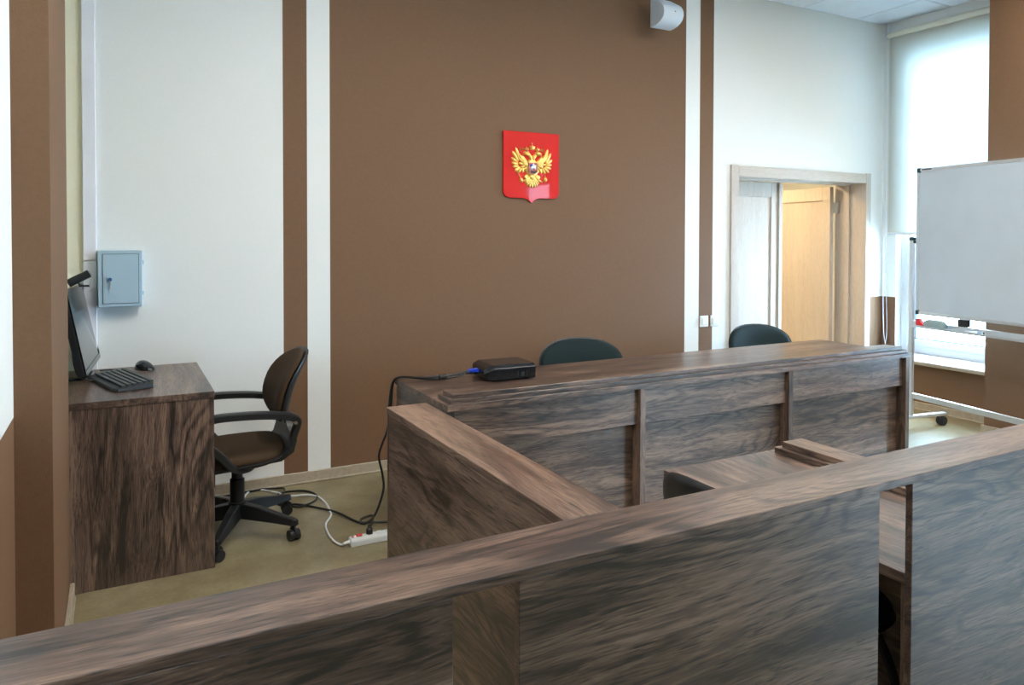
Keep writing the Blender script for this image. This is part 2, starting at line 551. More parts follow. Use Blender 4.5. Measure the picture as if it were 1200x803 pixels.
# ------------------------------------------------------------------ windows and blinds
for i, (a, b) in enumerate(WINS):
    t = holder('window_%d' % (i + 1))
    X0, X1 = 6.28, 6.35
    def frame(nm, y0, y1, z0, z1, w_, x0, x1, m):
        bm = B()
        box(bm, x0, x1, y0, y0 + w_, z0, z1); box(bm, x0, x1, y1 - w_, y1, z0, z1)
        box(bm, x0, x1, y0 + w_, y1 - w_, z0, z0 + w_); box(bm, x0, x1, y0 + w_, y1 - w_, z1 - w_, z1)
        return obj(nm, bm, m, t, bevel=.003)
    frame('outer_frame', a, b, WZ0, WZ1, .065, X0, X1, m_pvc)
    frame('sash', a + .066, b - .066, WZ0 + .066, WZ1 - .066, .058, X0 - .012, X1 - .01, m_pvc)
    frame('gasket', a + .122, b - .122, WZ0 + .122, WZ1 - .122, .012, X0 + .018, X1 - .02, m_gasket)
    bx('pane', m_glass, t, X0 + .03, X0 + .036, a + .123, b - .123, WZ0 + .123, WZ1 - .123, bevel=0)
    bm = B(); box(bm, 5.895, 6.29, a + .005, b - .005, .392, .42)
    obj('window_sill', bm, m_pvc, t, bevel=.006)
    bx('sill_edge', m_base, t, 5.89, 5.9, a + .005, b - .005, .385, .414, bevel=.003)

def blind(label, a, b, zb, group=None):
    t = thing('roller_blind', label, 'window blind', (6.165, (a + b) / 2, 3.28), group=group)
    h = (b - a) / 2
    bm = B(); lathe(bm, [(.026, -h + .012), (.026, h - .012)], axis='y', seg=18)
    obj('roller_tube', bm, m_blindtube, t, smooth=True)
    bm = B()
    rows, n = 14, 2
    box(bm, .014, .016, -h + .02, h - .02, zb - 3.28, -.01)
    obj('cloth', bm, m_blind, t)
    bm = B(); box(bm, .008, .022, -h + .02, h - .02, zb - 3.30, zb - 3.28)
    obj('bottom_bar', bm, m_pvc, t, bevel=.003)
    for s in (-1, 1):
        bm = B(); lathe(bm, [(.032, -.006), (.032, .006)], c=(0, s * (h - .003), 0), axis='y', seg=16)
        box(bm, -.012, .012, s * (h - .003) - .004, s * (h - .003) + .004, 0, .112)
        obj('bracket', bm, m_pvc, t)
    return t, h
m_blindtube = plain('ivory_blind_tube', (.74, .72, .60), .5)
bl, h = blind('tall white roller blind drawn down behind the whiteboard', 3.17, 4.335, 1.496)
bm = B()
for s in (-1, 1):
    tube(bm, [(s * .022, h + .008, 0), (s * .02, h + .007, -.9), (s * .016, h + .004, -1.8), (s * .022, h - .002, -2.3), (s * .024, h - .012, -2.66), (0, h - .014, -2.80)], .0035, 6)
obj('bead_chain', bm, m_whitecord, bl, smooth=True)
blind('white roller blind drawn down over the second window from the corner', *WINS[1], 1.0)
blind('white roller blind drawn down over the third window from the corner', *WINS[2], 1.0)
blind('white roller blind half lowered over the rearmost window', -2.70, -1.50, 2.33)

# ------------------------------------------------------------------ double door to the corridor
d = holder('door_1')
bx('left_casing', oak_z, d, DX0 - .075, DX0 + .006, YB - .018, YB, 0, 2.03, bevel=.003)
bx('right_casing', oak_z, d, DX1 - .006, DX1 + .06, YB - .018, YB, 0, 2.03, bevel=.003)
bx('head_casing', oak_x, d, DX0 + .006, DX1 - .006, YB - .016, YB, DZ - .004, 2.026, bevel=.003)
bx('left_jamb', oak_z, d, DX0 - .02, DX0, YB, 4.70, 0, DZ, bevel=0)
bx('right_jamb', oak_z, d, DX1, DX1 + .02, YB, 4.70, 0, DZ, bevel=0)
bx('head_jamb', oak_x, d, DX0 - .02, DX1 + .02, YB, 4.70, DZ, DZ + .02, bevel=0)
bx('door_stop', oak_z, d, DX1 - .018, DX1, 4.54, 4.59, 0, DZ, bevel=0)
bx('door_stop', oak_x, d, DX0, DX1 - .018, 4.52, 4.57, DZ - .016, DZ, bevel=0)

def leaf_mesh(bm, w_, h_, t_, z0=.008):
    """stile-and-rail leaf with a sunk panel; x along the leaf, y through it"""
    s, tr, br = .105, .125, .16
    box(bm, 0, s, 0, t_, z0, h_); box(bm, w_ - s, w_, 0, t_, z0, h_)
    box(bm, s, w_ - s, 0, t_, h_ - tr, h_); box(bm, s, w_ - s, 0, t_, z0, br)
fl = B(); leaf_mesh(fl, .70, 1.925, .04)
fixed = obj('fixed_leaf', fl, oak_z, d, bevel=.002); fixed.location = (DX0 + .003, 4.58, 0)
bm = B(); box(bm, .1, .6, .014, .028, .15, 1.81)
pn = obj('sunk_panel', bm, oak_z, fixed)
bm = B(); box(bm, .672, .712, -.016, 0, .008, 1.925)
obj('meeting_strip', bm, oak_z, fixed, bevel=.003)
ol = B(); leaf_mesh(ol, .83, 1.925, .04)
openleaf = obj('open_leaf', ol, oak_z, d, bevel=.002)
openleaf.location = (5.915, 4.69, 0); openleaf.rotation_euler = (0, 0, math.atan2(.80, .135))
bm = B(); box(bm, .1, .73, .012, .028, .15, 1.81)
obj('sunk_panel', bm, oak_z, openleaf)
bm = B(); box(bm, .755, .79, .04, .046, .82, 1.02); cyl(bm, (.772, .046, .95), (.772, .09, .95), .009); cyl(bm, (.772, .085, .95), (.66, .085, .95), .009)
obj('handle', bm, m_brass, openleaf, smooth=True)
for z in (.25, 1.68):
    bm = B(); box(bm, 5.93, 5.951, 4.655, 4.69, z, z + .10); cyl(bm, (5.925, 4.695, z), (5.925, 4.695, z + .10), .008)
    obj('hinge', bm, m_steel, d)

# corridor beyond the door
bm = B()
wall_grid(bm, [3.2, DX0 - .02, DX1 + .02, 7.6], [0, DZ + .02, 2.75], lambda u, v: 0, lambda u, v: (u, 4.70, v), lambda u, v: DX0 - .02 < u < DX1 + .02 and v < DZ + .02)
wall_grid(bm, [3.2, 7.6], [0, 2.75], lambda u, v: 0, lambda u, v: (u, 7.3, v))
wall_grid(bm, [4.70, 7.3], [0, 2.75], lambda u, v: 0, lambda u, v: (3.2, u, v))
wall_grid(bm, [4.70, 7.3], [0, 2.75], lambda u, v: 0, lambda u, v: (7.6, u, v))
wall_grid(bm, [3.2, 7.6], [4.70, 7.3], lambda u, v: 0, lambda u, v: (u, v, 2.75))
structure(obj('wall_corridor', bm, m_white))
t = thing('corridor_light', 'long ceiling light in the corridor behind the open door', 'ceiling light', (4.9, 5.9, 2.748))
bm = B(); box(bm, -.65, .65, -.16, .16, -.03, 0); obj('housing', bm, m_pvc, t)
m_warm, n_, l_, p_ = nt('warm_lamp_diffuser')
p_.inputs['Emission Color'].default_value = (1, .74, .42, 1)
p_.inputs['Emission Strength'].default_value = 40
bm = B(); box(bm, -.63, .63, -.14, .14, -.045, -.03); obj('diffuser', bm, m_warm, t)

# ------------------------------------------------------------------ the barrier in the foreground
RZ = .95; TH = .0175
t = thing('courtroom_barrier', 'long dark wooden barrier with flat top rail across the foreground', 'barrier', (0, .963, 0))
bx('top_rail', wood_x, t, -.275, 3.3, 0, .134, RZ - TH, RZ)
for a, b in ((-.275, .419), (.527, 1.363), (1.469, 3.3)):
    bx('front_panel', wood_x, t, a, b, .0, .016, 0, RZ - TH)
t2 = thing('courtroom_barrier', 'shorter dark wooden barrier running from the foreground rail towards the long bench', 'barrier', (.69, 1.098, 0))
bx('top_rail', wood_y, t2, 0, .124, 0, .978, RZ - TH, RZ)
bx('side_panel', wood_y, t2, .001, .017, -.117, .960, 0, RZ - TH)
bx('side_panel', wood_y, t2, .106, .122, -.117, .960, 0, RZ - TH)
bx('end_panel', wood_z, t2, .001, .122, .960, .976, 0, RZ - TH)

# ------------------------------------------------------------------ the judges' bench
t = thing('judges_bench', 'long dark wooden bench with stepped top boards facing the room', 'bench', (1.245, 2.922, 0))
L = 3.185
bx('desktop', wood_x, t, 0, L, 0, .69, .694, .72)
bx('step_board', wood_x, t, .02, L - .02, .018, .165, .7205, .7395)
bx('step_board', wood_x, t, .04, L - .045, .036, .150, .7400, .7585)
PX = (.004, 1.046, 2.098, L - .038)
for x in PX:
    bx('post', wood_z, t, x, x + .034, .010, .073, 0, .6935)
for a, b in zip(PX, PX[1:]):
    bx('upper_panel', wood_x, t, a + .0345, b - .0005, .034, .052, .512, .6935)
    bx('lower_panel', wood_x, t, a + .0345, b - .0005, .074, .090, .04, .530)
bx('side_panel', wood_y, t, .004, .022, .0735, .67, 0, .6935)
bx('side_panel', wood_y, t, L - .022, L - .004, .0735, .67, 0, .6935)
for x in (1.06, 2.11):
    bx('partition', wood_y, t, x, x + .018, .0905, .60, 0, .6935)

# ------------------------------------------------------------------ the clerk's small desk
t = thing('clerk_desk', 'small dark wooden desk with stepped ledge behind the foreground barrier', 'desk', (1.503, 1.0, 0))
bx('desktop', wood_y, t, 0, .585, 0, .805, .695, .72)
bx('step_board', wood_y, t, .455, .575, .01, .778, .7205, .7395)
bx('step_board', wood_y, t, .474, .568, .02, .762, .7400, .7590)
bx('side_panel', wood_z, t, .03, .575, .775, .793, 0, .6945)
bx('side_panel', wood_z, t, .03, .575, .012, .030, 0, .6945)
bx('front_panel', wood_y, t, .55, .568, .031, .774, .05, .6945)

# ------------------------------------------------------------------ computer desk at the left
t = thing('computer_desk', 'dark wooden computer desk by the left wall under the grey box', 'desk', (-.46, 3.432, 0))
bx('desktop', wood_y, t, 0, .823, 0, .84, .748, .776)
bx('side_panel', wood_z, t, .0, .821, .004, .026, 0, .7475)
bx('side_panel', wood_z, t, .0, .780, .80, .822, 0, .7475)
bx('back_panel', wood_y, t, .02, .038, .027, .799, .2, .7475)

# monitor, webcam, keyboard, mouse
DZT = .7765
t = thing('monitor', 'black flat computer monitor tilted back on the desk', 'monitor', (-.197, 4.10, DZT), math.radians(-4))
bm = B(); pad(bm, .085, .13, .012, .0, lambda x, y, z: Vector((x, y, z + .0)), n=5, p=10)
obj('base_plate', bm, m_blackgloss, t, smooth=True)
bm = B(); box(bm, -.055, -.025, -.04, .04, .01, .26); obj('stand_neck', bm, m_black, t, bevel=.006)
tl = math.radians(11)
def scr(y, u, d):              # along the width, up the tilted panel, out of the screen
    return Vector((.085 - u * math.sin(tl) + d * math.cos(tl), y, .045 + u * math.cos(tl) + d * math.sin(tl)))
def sbox(bm, y0, y1, u0, u1, d0, d1):
    vs = [bm.verts.new(scr(*p)) for p in ((y0, u0, d0), (y1, u0, d0), (y1, u1, d0), (y0, u1, d0), (y0, u0, d1), (y1, u0, d1), (y1, u1, d1), (y0, u1, d1))]
    for f in ((0, 3, 2, 1), (4, 5, 6, 7), (0, 1, 5, 4), (1, 2, 6, 5), (2, 3, 7, 6), (3, 0, 4, 7)): bm.faces.new([vs[i] for i in f])
SW, SH = .30, .39
bm = B(); sbox(bm, -SW, SW, 0, SH, -.035, -.004); obj('housing', bm, m_black, t, bevel=.004)
bm = B(); sbox(bm, -.14, .14, .06, .25, -.055, -.0355); obj('rear_bulge', bm, m_black, t, bevel=.008)
bm = B()
for q in ((-SW, SW, 0, .022), (-SW, SW, SH - .014, SH), (-SW, -SW + .014, .022, SH - .014), (SW - .014, SW, .022, SH - .014)):
    sbox(bm, *q, -.0035, .003)
obj('bezel', bm, m_blackgloss, t)
bm = B(); sbox(bm, -SW + .014, SW - .014, .022, SH - .014, -.0035, .0); obj('screen', bm, m_screen, t)
t = thing('webcam', 'small black webcam clipped on top of the monitor', 'webcam', (-.160, 4.16, DZT + .445))
bm = B(); cyl(bm, (-.06, 0, -.002), (.030, .008, .046), .020, 14); obj('body', bm, m_black, t, smooth=True)
bm = B(); cyl(bm, (.030, .008, .046), (.0345, .0084, .0484), .015, 14); obj('lens', bm, m_steel, t, smooth=True)
bm = B(); tube(bm, [(-.02, 0, .005), (-.01, .005, -.008), (.0, .005, -.012)], .005); box(bm, -.015, .03, -.012, .012, -.018, -.010); obj('clip', bm, m_black, t)
t = thing('keyboard', 'black computer keyboard in front of the monitor', 'keyboard', (.005, 3.82, DZT), math.radians(-74))
t.scale = (.93, .93, 1)
# local x runs along the keyboard, y away from the typist
def kb(x, y, z): return Vector((x, y, z))
bm = B()
prism(bm, [(-.235, -.085), (-.20, -.098), (.20, -.098), (.235, -.085), (.228, .075), (.20, .085), (-.20, .085), (-.228, .075)],
      lambda x, y: Vector((x, y, 0)), lambda x, y: Vector((x * .985, y * .97, .014 + .07 * (y + .098))))
obj('keyboard_body', bm, m_black, t, bevel=.003)
bm = B()
for r in range(6):
    y = -.062 + r * .0245
    x = -.212
    for k in range(19):
        ww = .0185
        if r == 0 and 4 <= k <= 8:
            if k == 4: box(bm, x, x + .109, y, y + .019, .012, .019 + .07 * (y + .098) + .004)
        else:
            box(bm, x, x + ww, y, y + .019, .010, .019 + .07 * (y + .098) + .004)
        x += .0225 + (.004 if k in (14,) else 0)
o = obj('keys', bm, plain('dark_key_caps', (.035, .045, .045), .35), t, bevel=.0015); o['kind'] = 'stuff'
t = thing('computer_mouse', 'black computer mouse beside the keyboard', 'mouse', (.11, 4.16, DZT), math.radians(-65))
bm = B(); pad(bm, .066, .038, .042, .0, lambda x, y, z: Vector((x, y, z * (1 - .25 * x / .058))), n=2.3, p=2.2)
obj('mouse_shell', bm, m_blackgloss, t, smooth=True)
bm = B(); lathe(bm, [(.008, -.003), (.008, .003)], c=(.035, 0, .026), axis='y', seg=12); obj('scroll_wheel', bm, m_rubber, t, smooth=True)
tw = B()
tube(tw, [(-.16, 3.98, 1.0), (-.19, 3.9, .93), (-.17, 3.83, .83), (-.13, 3.84, .80), (-.11, 3.95, .785), (-.16, 4.10, .79)], .004)
tag(obj('monitor_cable', tw, m_blackcord, None, smooth=True), 'black cable looping below the monitor', 'cable')
tw = B()
tube(tw, [(-.09, 4.2, .781), (-.03, 4.18, .781), (.02, 4.06, .781), (.03, 4.02, .781)], .003)
tag(obj('keyboard_cable', tw, m_blackcord, None, smooth=True), 'thin black cord between monitor and keyboard', 'cable')

# ------------------------------------------------------------------ grey box on the wall
t = thing('wall_cabinet', 'small blue-grey metal key box mounted on the white wall', 'cabinet', (.005, YB, 1.085))
W2, HB, DP = .102, .292, .085
bx('body', m_bluegrey, t, -W2, W2, -DP, -.001, 0, HB, bevel=.003)
bx('door', m_bluegrey, t, -.079, .083, -DP - .004, -DP - .0005, .02, .272, bevel=.001)
bm = B()
for q in ((-.082, .086, .0175, .0195), (-.082, .086, .2725, .2745), (-.082, -.0795, .0195, .2725), (.0835, .086, .0195, .2725)):
    box(bm, q[0], q[1], -DP - .0012, -DP - .0002, q[2], q[3])
obj('door_gap', bm, plain('dark_gap', (.06, .08, .09), .7), t)
bm = B(); lathe(bm, [(.010, -DP - .016), (.010, -DP - .004)], c=(-.048, 0, .143), axis='y', seg=14)
obj('lock', bm, plain('blue_lock', (.03, .12, .30), .4), t, smooth=True)
bm = B(); box(bm, -.052, -.045, -DP - .018, -DP - .0165, .095, .138); obj('key', bm, m_steel, t)
for z in (.06, .22):
    bm = B(); cyl(bm, (.106, -DP + .012, z), (.106, -DP + .012, z + .02), .0045); obj('hinge', bm, m_bluegrey, t)

# ------------------------------------------------------------------ emblem
t = thing('coat_of_arms', 'red shield emblem with golden double-headed eagle on the brown wall', 'emblem', (2.483, YB, 1.93))
def ez(zx, zy):   # crop measurements -> metres about the emblem's middle
    return ((zx - 415) * .000993, -(zy - 433) * .000866)
def rounded():
    pts = [ez(196, 165), ez(634, 165)]
    for k in range(7):
        a = k / 6 * PI / 2
        pts.append(ez(634 - 50 + 50 * math.cos(a), 632 + 50 * math.sin(a)))
    pts += [ez(480, 682), ez(448, 692), ez(430, 708), ez(415, 722), ez(400, 708), ez(382, 692), ez(350, 682)]
    for k in range(7):
        a = k / 6 * PI / 2
        pts.append(ez(246 - 50 * math.sin(a), 632 + 50 * math.cos(a)))
    return pts
bm = B(); prism(bm, rounded(), lambda x, z: Vector((x, -.001, z)), lambda x, z: Vector((x, -.013, z)))
obj('shield_plate', bm, m_red, t, bevel=.002)
EY = -.013
def blob(bm, pts, h=.012, base=EY):
    """raised relief over an outline: rim at the plate, ridge in the middle"""
    P = [ez(*p) for p in pts]
    cx_ = sum(p[0] for p in P) / len(P); cz_ = sum(p[1] for p in P) / len(P)
    rings = []
    for s, hh in ((1, 0), (.93, .55), (.68, .85), (.30, 1)):
        rings.append([Vector((cx_ + (x - cx_) * s, base - h * hh, cz_ + (z - cz_) * s)) for x, z in P])
    loft(bm, rings)
def leaf(bm, x, y, ln, wd, ang, h=.010):
    """one feather: starts at crop point (x, y), points along ang (degrees, image up = 90)"""
    pts = []
    for u, v in ((0, .35), (.3, .5), (.65, .5), (.88, .32), (1, 0), (.88, -.32), (.65, -.5), (.3, -.5), (0, -.35)):
        a = math.radians(ang)
        pts.append((x + u * ln * math.cos(a) - v * wd * math.sin(a), y - u * ln * math.sin(a) - v * wd * math.cos(a)))
    blob(bm, pts, h)
def mirror(f):      # left and right versions
    return lambda x: 830 - x if f else x
for s, nm in ((0, 'wing'), (1, 'wing')):
    M = mirror(s)
    bm = B()
    for x, y, ln, wd, ang in ((318, 392, 108, 24, 106), (308, 398, 92, 24, 120), (303, 412, 66, 24, 140), (305, 424, 52, 24, 165), (312, 434, 52, 22, 192), (320, 440, 56, 22, 222), (332, 444, 50, 22, 245), (348, 446, 42, 20, 262), (362, 444, 40, 18, 280)):
        leaf(bm, M(x), y, ln, wd, ang if not s else 180 - ang, .009)
    for x, y, ln, wd, ang in ((345, 405, 84, 22, 118), (352, 412, 64, 20, 138), (352, 424, 50, 20, 165), (360, 432, 44, 18, 200), (372, 436, 40, 16, 235)):
        leaf(bm, M(x), y, ln, wd, ang if not s else 180 - ang, .014)
    blob(bm, [(M(x), y) for x, y in ((318, 372), (340, 345), (362, 372), (388, 400), (392, 440), (362, 450), (330, 440))], .016)
    obj(nm, bm, m_gold, t, smooth=True, angle=50)
bm = B()
blob(bm, [(380, 395), (400, 365), (430, 365), (450, 395), (468, 440), (455, 500), (430, 520), (400, 520), (375, 500), (362, 440)], .016)
for M in (mirror(0), mirror(1)):
    blob(bm, [(M(x), y) for x, y in ((405, 395), (388, 365), (378, 345), (395, 330), (412, 352), (418, 380))], .018)
obj('eagle_body', bm, m_gold, t, smooth=True, angle=50)
for M in (mirror(0), mirror(1)):
    bm = B()
    blob(bm, [(M(x), y) for x, y in ((395, 338), (388, 316), (372, 310), (358, 318), (340, 328), (348, 336), (336, 346), (356, 347), (376, 352))], .022)
    obj('eagle_head', bm, m_gold, t, smooth=True, angle=50)
    bm = B()
    blob(bm, [(M(x), y) for x, y in ((360, 308), (354, 290), (366, 294), (372, 280), (378, 294), (390, 290), (386, 308))], .014)
    obj('small_crown', bm, m_gold, t, smooth=True, angle=50)
    bm = B()
    for x, y, ln, an in ((318, 318, 32, 80), (330, 312, 26, 60), (340, 308, 22, 40)):
        leaf(bm, M(x), y, ln, 9, an if M(0) == 0 else 180 - an, .006)
    obj('ribbon', bm, m_goldd, t, smooth=True)
bm = B()
blob(bm, [(400, 303), (394, 275), (406, 280), (412, 268), (415, 262), (420, 268), (426, 280), (438, 275), (432, 303)], .018)
blob(bm, [(415, 262), (409, 256), (415, 244), (421, 256)], .010)
obj('large_crown', bm, m_gold, t, smooth=True, angle=50)
bm = B()
for an, ln in ((-130, 84), (-118, 92), (-104, 96), (-90, 98), (-76, 96), (-62, 92), (-50, 84)):
    leaf(bm, 415, 508, ln, 24, an, .012)
blob(bm, [(396, 500), (434, 500), (440, 530), (415, 545), (390, 530)], .016)
obj('tail', bm, m_gold, t, smooth=True, angle=50)
for M in (mirror(0), mirror(1)):
    bm = B()
    blob(bm, [(M(x), y) for x, y in ((392, 505), (372, 496), (352, 505), (350, 524), (368, 534), (360, 546), (342, 545), (338, 552), (362, 556), (384, 540), (395, 524))], .013)
    obj('claw', bm, m_gold, t, smooth=True, angle=50)
bm = B()
a, b = ez(296, 468), ez(338, 560)
cyl(bm, (a[0], EY - .004, a[1]), (b[0], EY - .008, b[1]), .0035, 8)
blob(bm, [(318, 532), (334, 526), (344, 540), (338, 556), (324, 556)], .012)
obj('sceptre', bm, m_gold, t, smooth=True)
bm = B()
blob(bm, [(518 + 17 * math.cos(k * PI / 5), 533 + 19 * math.sin(k * PI / 5)) for k in range(10)], .016)
blob(bm, [(512, 512), (514, 500), (518, 492), (522, 500), (524, 512)], .010)
blob(bm, [(465, 545), (500, 548), (500, 556), (465, 552)], .008)
obj('orb', bm, m_gold, t, smooth=True)
bm = B(); prism(bm, [ez(*p) for p in ((381, 404), (449, 404), (449, 478), (440, 488), (415, 496), (390, 488), (381, 478))], lambda x, z: Vector((x, EY - .012, z)), lambda x, z: Vector((x, EY - .019, z)))
inner = obj('breast_shield', bm, m_pink, t, bevel=.001)
bm = B()
IY = EY - .019
blob(bm, [(398, 440), (404, 430), (418, 428), (432, 422), (440, 428), (436, 440), (440, 452), (432, 458), (428, 448), (410, 452), (402, 464), (396, 456)], .005, IY)
blob(bm, [(412, 430), (410, 418), (418, 410), (424, 418), (424, 432)], .006, IY)
obj('horseman', bm, m_silver, inner, smooth=True)
bm = B(); blob(bm, [(390, 420), (404, 414), (412, 426), (404, 438), (392, 436)], .0035, IY); obj('cloak', bm, m_bluepaint, inner)
bm = B(); blob(bm, [(392, 472), (406, 466), (424, 470), (440, 464), (446, 476), (430, 486), (404, 486)], .004, IY); obj('serpent', bm, m_darkfig, inner)

# ------------------------------------------------------------------ switches and the box near the ceiling
for x, lab in ((4.043, 'left white light switch on the brown stripe'), (4.153, 'right white light switch on the white wall next to the door')):
    t = thing('light_switch', lab, 'light switch', (x, YB, .792), group='light switches by the door')
    bx('switch_plate', m_outlet, t, -.044, .044, -.010, 0, -.044, .044, bevel=.004)
    bx('rocker', m_outlet, t, -.027, .027, -.016, -.0105, -.027, .027, bevel=.003)
t = thing('wall_speaker', 'white curved-front speaker hung high on the brown wall', 'speaker', (3.385, 4.24, 2.96), math.radians(0))
# side view (y towards the wall, z up): flat back, front bulging out and running back to the lower edge
prof = [(0, .215), (-.105, .152), (-.122, .138), (-.138, .118), (-.147, .094), (-.148, .070), (-.138, .045), (-.116, .025), (-.080, .009), (-.037, 0), (0, 0)]
bm = B(); prism(bm, prof, lambda y, z: Vector((.0055, y, z)), lambda y, z: Vector((.180, y, z)))
obj('cabinet', bm, plain('pale_grey_plastic', (.60, .67, .73), .45), t, smooth=True, angle=35)
bm = B(); prism(bm, [(y * 1.02, z * 1.01 - .0005) for y, z in prof], lambda y, z: Vector((0, y, z)), lambda y, z: Vector((.005, y, z)))
obj('end_cap', bm, plain('pale_grey_cap', (.58, .66, .73), .45), t)
bx('bracket', m_pvc, t, .14, .178, .0005, .147, .09, .14)
bm = B(); box(bm, .10, .108, -.1495, -.147, .088, .094); obj('badge', bm, m_black, t)
bm = B(); tube(bm, [(.085, -.05, .148), (.085, -.04, .25), (.085, .0, .434)], .008); obj('cable', bm, m_whitecord, t, smooth=True)

# ------------------------------------------------------------------ mobile whiteboard
t = thing('mobile_whiteboard', 'large mobile whiteboard on a white wheeled stand before the window', 'whiteboard', (5.30, 3.46, 0), math.radians(-100))
# local x runs along the board away from its left end, local y points to the window side
BW, B0, B1 = 1.75, .876, 1.968
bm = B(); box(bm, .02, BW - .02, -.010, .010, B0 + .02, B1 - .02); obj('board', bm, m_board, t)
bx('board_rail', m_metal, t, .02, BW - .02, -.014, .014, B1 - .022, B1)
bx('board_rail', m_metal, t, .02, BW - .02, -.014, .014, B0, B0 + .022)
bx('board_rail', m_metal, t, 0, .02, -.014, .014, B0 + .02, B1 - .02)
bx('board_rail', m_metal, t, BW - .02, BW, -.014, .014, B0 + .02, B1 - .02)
m_corner = plain('dark_teal_corner', (.012, .05, .065), .4)
for x in (0, BW):
    for z in (B0, B1):
        sx, sz = (-.003, .034) if x == 0 else (-.034, .003), (-.003, .034) if z == B0 else (-.034, .003)
        bx('corner_cap', m_corner, t, x + sx[0], x + sx[1], -.017, .017, z + sz[0], z + sz[1], bevel=.006)
bx('maker_label', plain('dark_label', (.08, .1, .11), .5), t, .045, .13, -.0155, -.0142, B1 - .016, B1 - .006, bevel=0)
for x in (-.045, BW + .045):
    bx('post', m_metal, t, x - .018, x + .018, -.013, .013, .09, 1.43, bevel=.003)
    bx('post_cap', m_corner, t, x - .02, x + .02, -.016, .016, 1.43, 1.455, bevel=.004)
    bm = B(); cyl(bm, (x - .02 if x > 0 else x, 0, 1.42), (BW if x > 0 else .0, 0, 1.42), .012); obj('pivot', bm, m_black, t)
    bx('foot', m_metal, t, x - .02, x + .02, -.34, .34, .075, .10, bevel=.004)
    for y in (-.31, .31):
        bm = B()
        for s in (-.012, .012):
            lathe(bm, [(.012, s - .009), (.036, s - .009), (.036, s + .009), (.012, s + .009)], c=(x, y, .036), axis='x', seg=18)
        cs = obj('caster', bm, m_rubber, t, smooth=True)
        bm = B(); cyl(bm, (x, y, .05), (x, y, .076), .009); box(bm, x - .006, x + .006, y - .02, y + .02, .036, .066)
        obj('caster_fork', bm, m_steel, cs)
bx('crossbar', m_metal, t, -.026, BW + .026, -.012, .012, .235, .275, bevel=.003)
bx('tray_bar', m_metal, t, -.026, BW + .026, -.012, .012, .785, .825, bevel=.003)
bm = B()
box(bm, .02, BW - .02, -.095, -.0125, .788, .792); box(bm, .02, BW - .02, -.098, -.095, .788, .806)
obj('pen_tray', bm, m_metal, t)
bx('board_lock', m_black, t, .36, .43, -.016, .03, .8255, .874, bevel=.004)
def on_tray(name, label, cat, x, y, z=.7925):
    c, s = math.cos(math.radians(-100)), math.sin(math.radians(-100))
    return thing(name, label, cat, (5.30 + c * x - s * y, 3.46 + s * x + c * y, z), math.radians(-100))
q = on_tray('board_wiper', 'small red plastic wiper at the left end of the whiteboard tray', 'eraser', .09, -.05)
bm = B(); prism(bm, [(-.035, 0), (.045, 0), (.02, .025), (-.02, .062), (-.035, .05)], lambda x, z: Vector((x, -.018, z)), lambda x, z: Vector((x, .018, z))); obj('wedge', bm, m_redplastic, q, bevel=.003)
q = on_tray('marker_pack', 'clear plastic pack of teal markers lying on the whiteboard tray', 'markers', .21, -.05)
bm = B(); pad(bm, .095, .026, .050, .0, lambda x, y, z: Vector((x, y, z + .012)), n=4, p=5); obj('wrapper', bm, m_clear, q, smooth=True)
for k in (-1, 1):
    bm = B(); cyl(bm, (-.06, k * .012, .008), (.06, k * .012, .008), .008); obj('marker', bm, m_teal, q, smooth=True)
q = on_tray('marker_pen', 'dark marker pen lying on the right part of the whiteboard tray', 'marker', .52, -.055)
bm = B(); cyl(bm, (-.06, 0, .009), (.035, 0, .009), .009); obj('barrel', bm, m_pvc, q, smooth=True)
bm = B(); cyl(bm, (.0355, 0, .009), (.075, 0, .009), .0095); obj('cap', bm, m_corner, q, smooth=True)

# ------------------------------------------------------------------ swivel armchair at the computer desk
t = thing('swivel_armchair', 'brown upholstered swivel armchair with black arms at the computer desk', 'chair', (.50, 3.78, 0), 0)
# local: faces -x
for k in range(5):
    a = math.radians(30 + 72 * k)
    dx, dy = math.cos(a), math.sin(a)
    sd = Vector((-dy, dx, 0))
    bm = B()
    def ring(r, z0, z1, w_):
        c = Vector((dx * r, dy * r, 0))
        return [c + sd * w_ + Vector((0, 0, z0)), c - sd * w_ + Vector((0, 0, z0)), c - sd * w_ * .7 + Vector((0, 0, z1)), c + sd * w_ * .7 + Vector((0, 0, z1))]
    loft(bm, [ring(.03, .085, .155, .030), ring(.12, .082, .145, .027), ring(.22, .078, .122, .023), ring(.305, .072, .104, .020), ring(.325, .070, .098, .016)])
    obj('base_arm', bm, m_black, t, bevel=.004)
    bm = B()
    c = Vector((dx * .305, dy * .305, .026))
    ax = Vector((math.cos(a + 1.0), math.sin(a + 1.0), 0))
    for s in (-.015, .015):
        cyl(bm, c + ax * (s - .010), c + ax * (s + .010), .026, 16)
    wh = obj('caster', bm, m_black, t, smooth=True)
    bm = B(); cyl(bm, c + Vector((0, 0, .0)), c + Vector((0, 0, .05)), .009, 10); cyl(bm, c - ax * .005 + Vector((0, 0, .012)), c + ax * .005 + Vector((0, 0, .012)), .030, 14)
    obj('caster_hood', bm, m_black, wh, smooth=True)
bm = B(); lathe(bm, [(.036, .08), (.042, .10), (.042, .16), (.034, .165), (.034, .27), (.026, .275), (.026, .36)], seg=22)
obj('gas_column', bm, m_black, t, smooth=True)
bm = B(); box(bm, -.13, .10, -.09, .09, .352, .378); box(bm, -.16, -.12, -.20, -.17, .30, .372); box(bm, -.15, -.13, -.2, -.05, .352, .364)
obj('seat_mechanism', bm, m_black, t, bevel=.006)
bm = B()
def seatf(x, y, z):
    e = .035 * max(0, -x / .24) ** 2
    return Vector((x - .02, y, .400 + z - e + .03 * (max(0, x / .24)) ** 3))
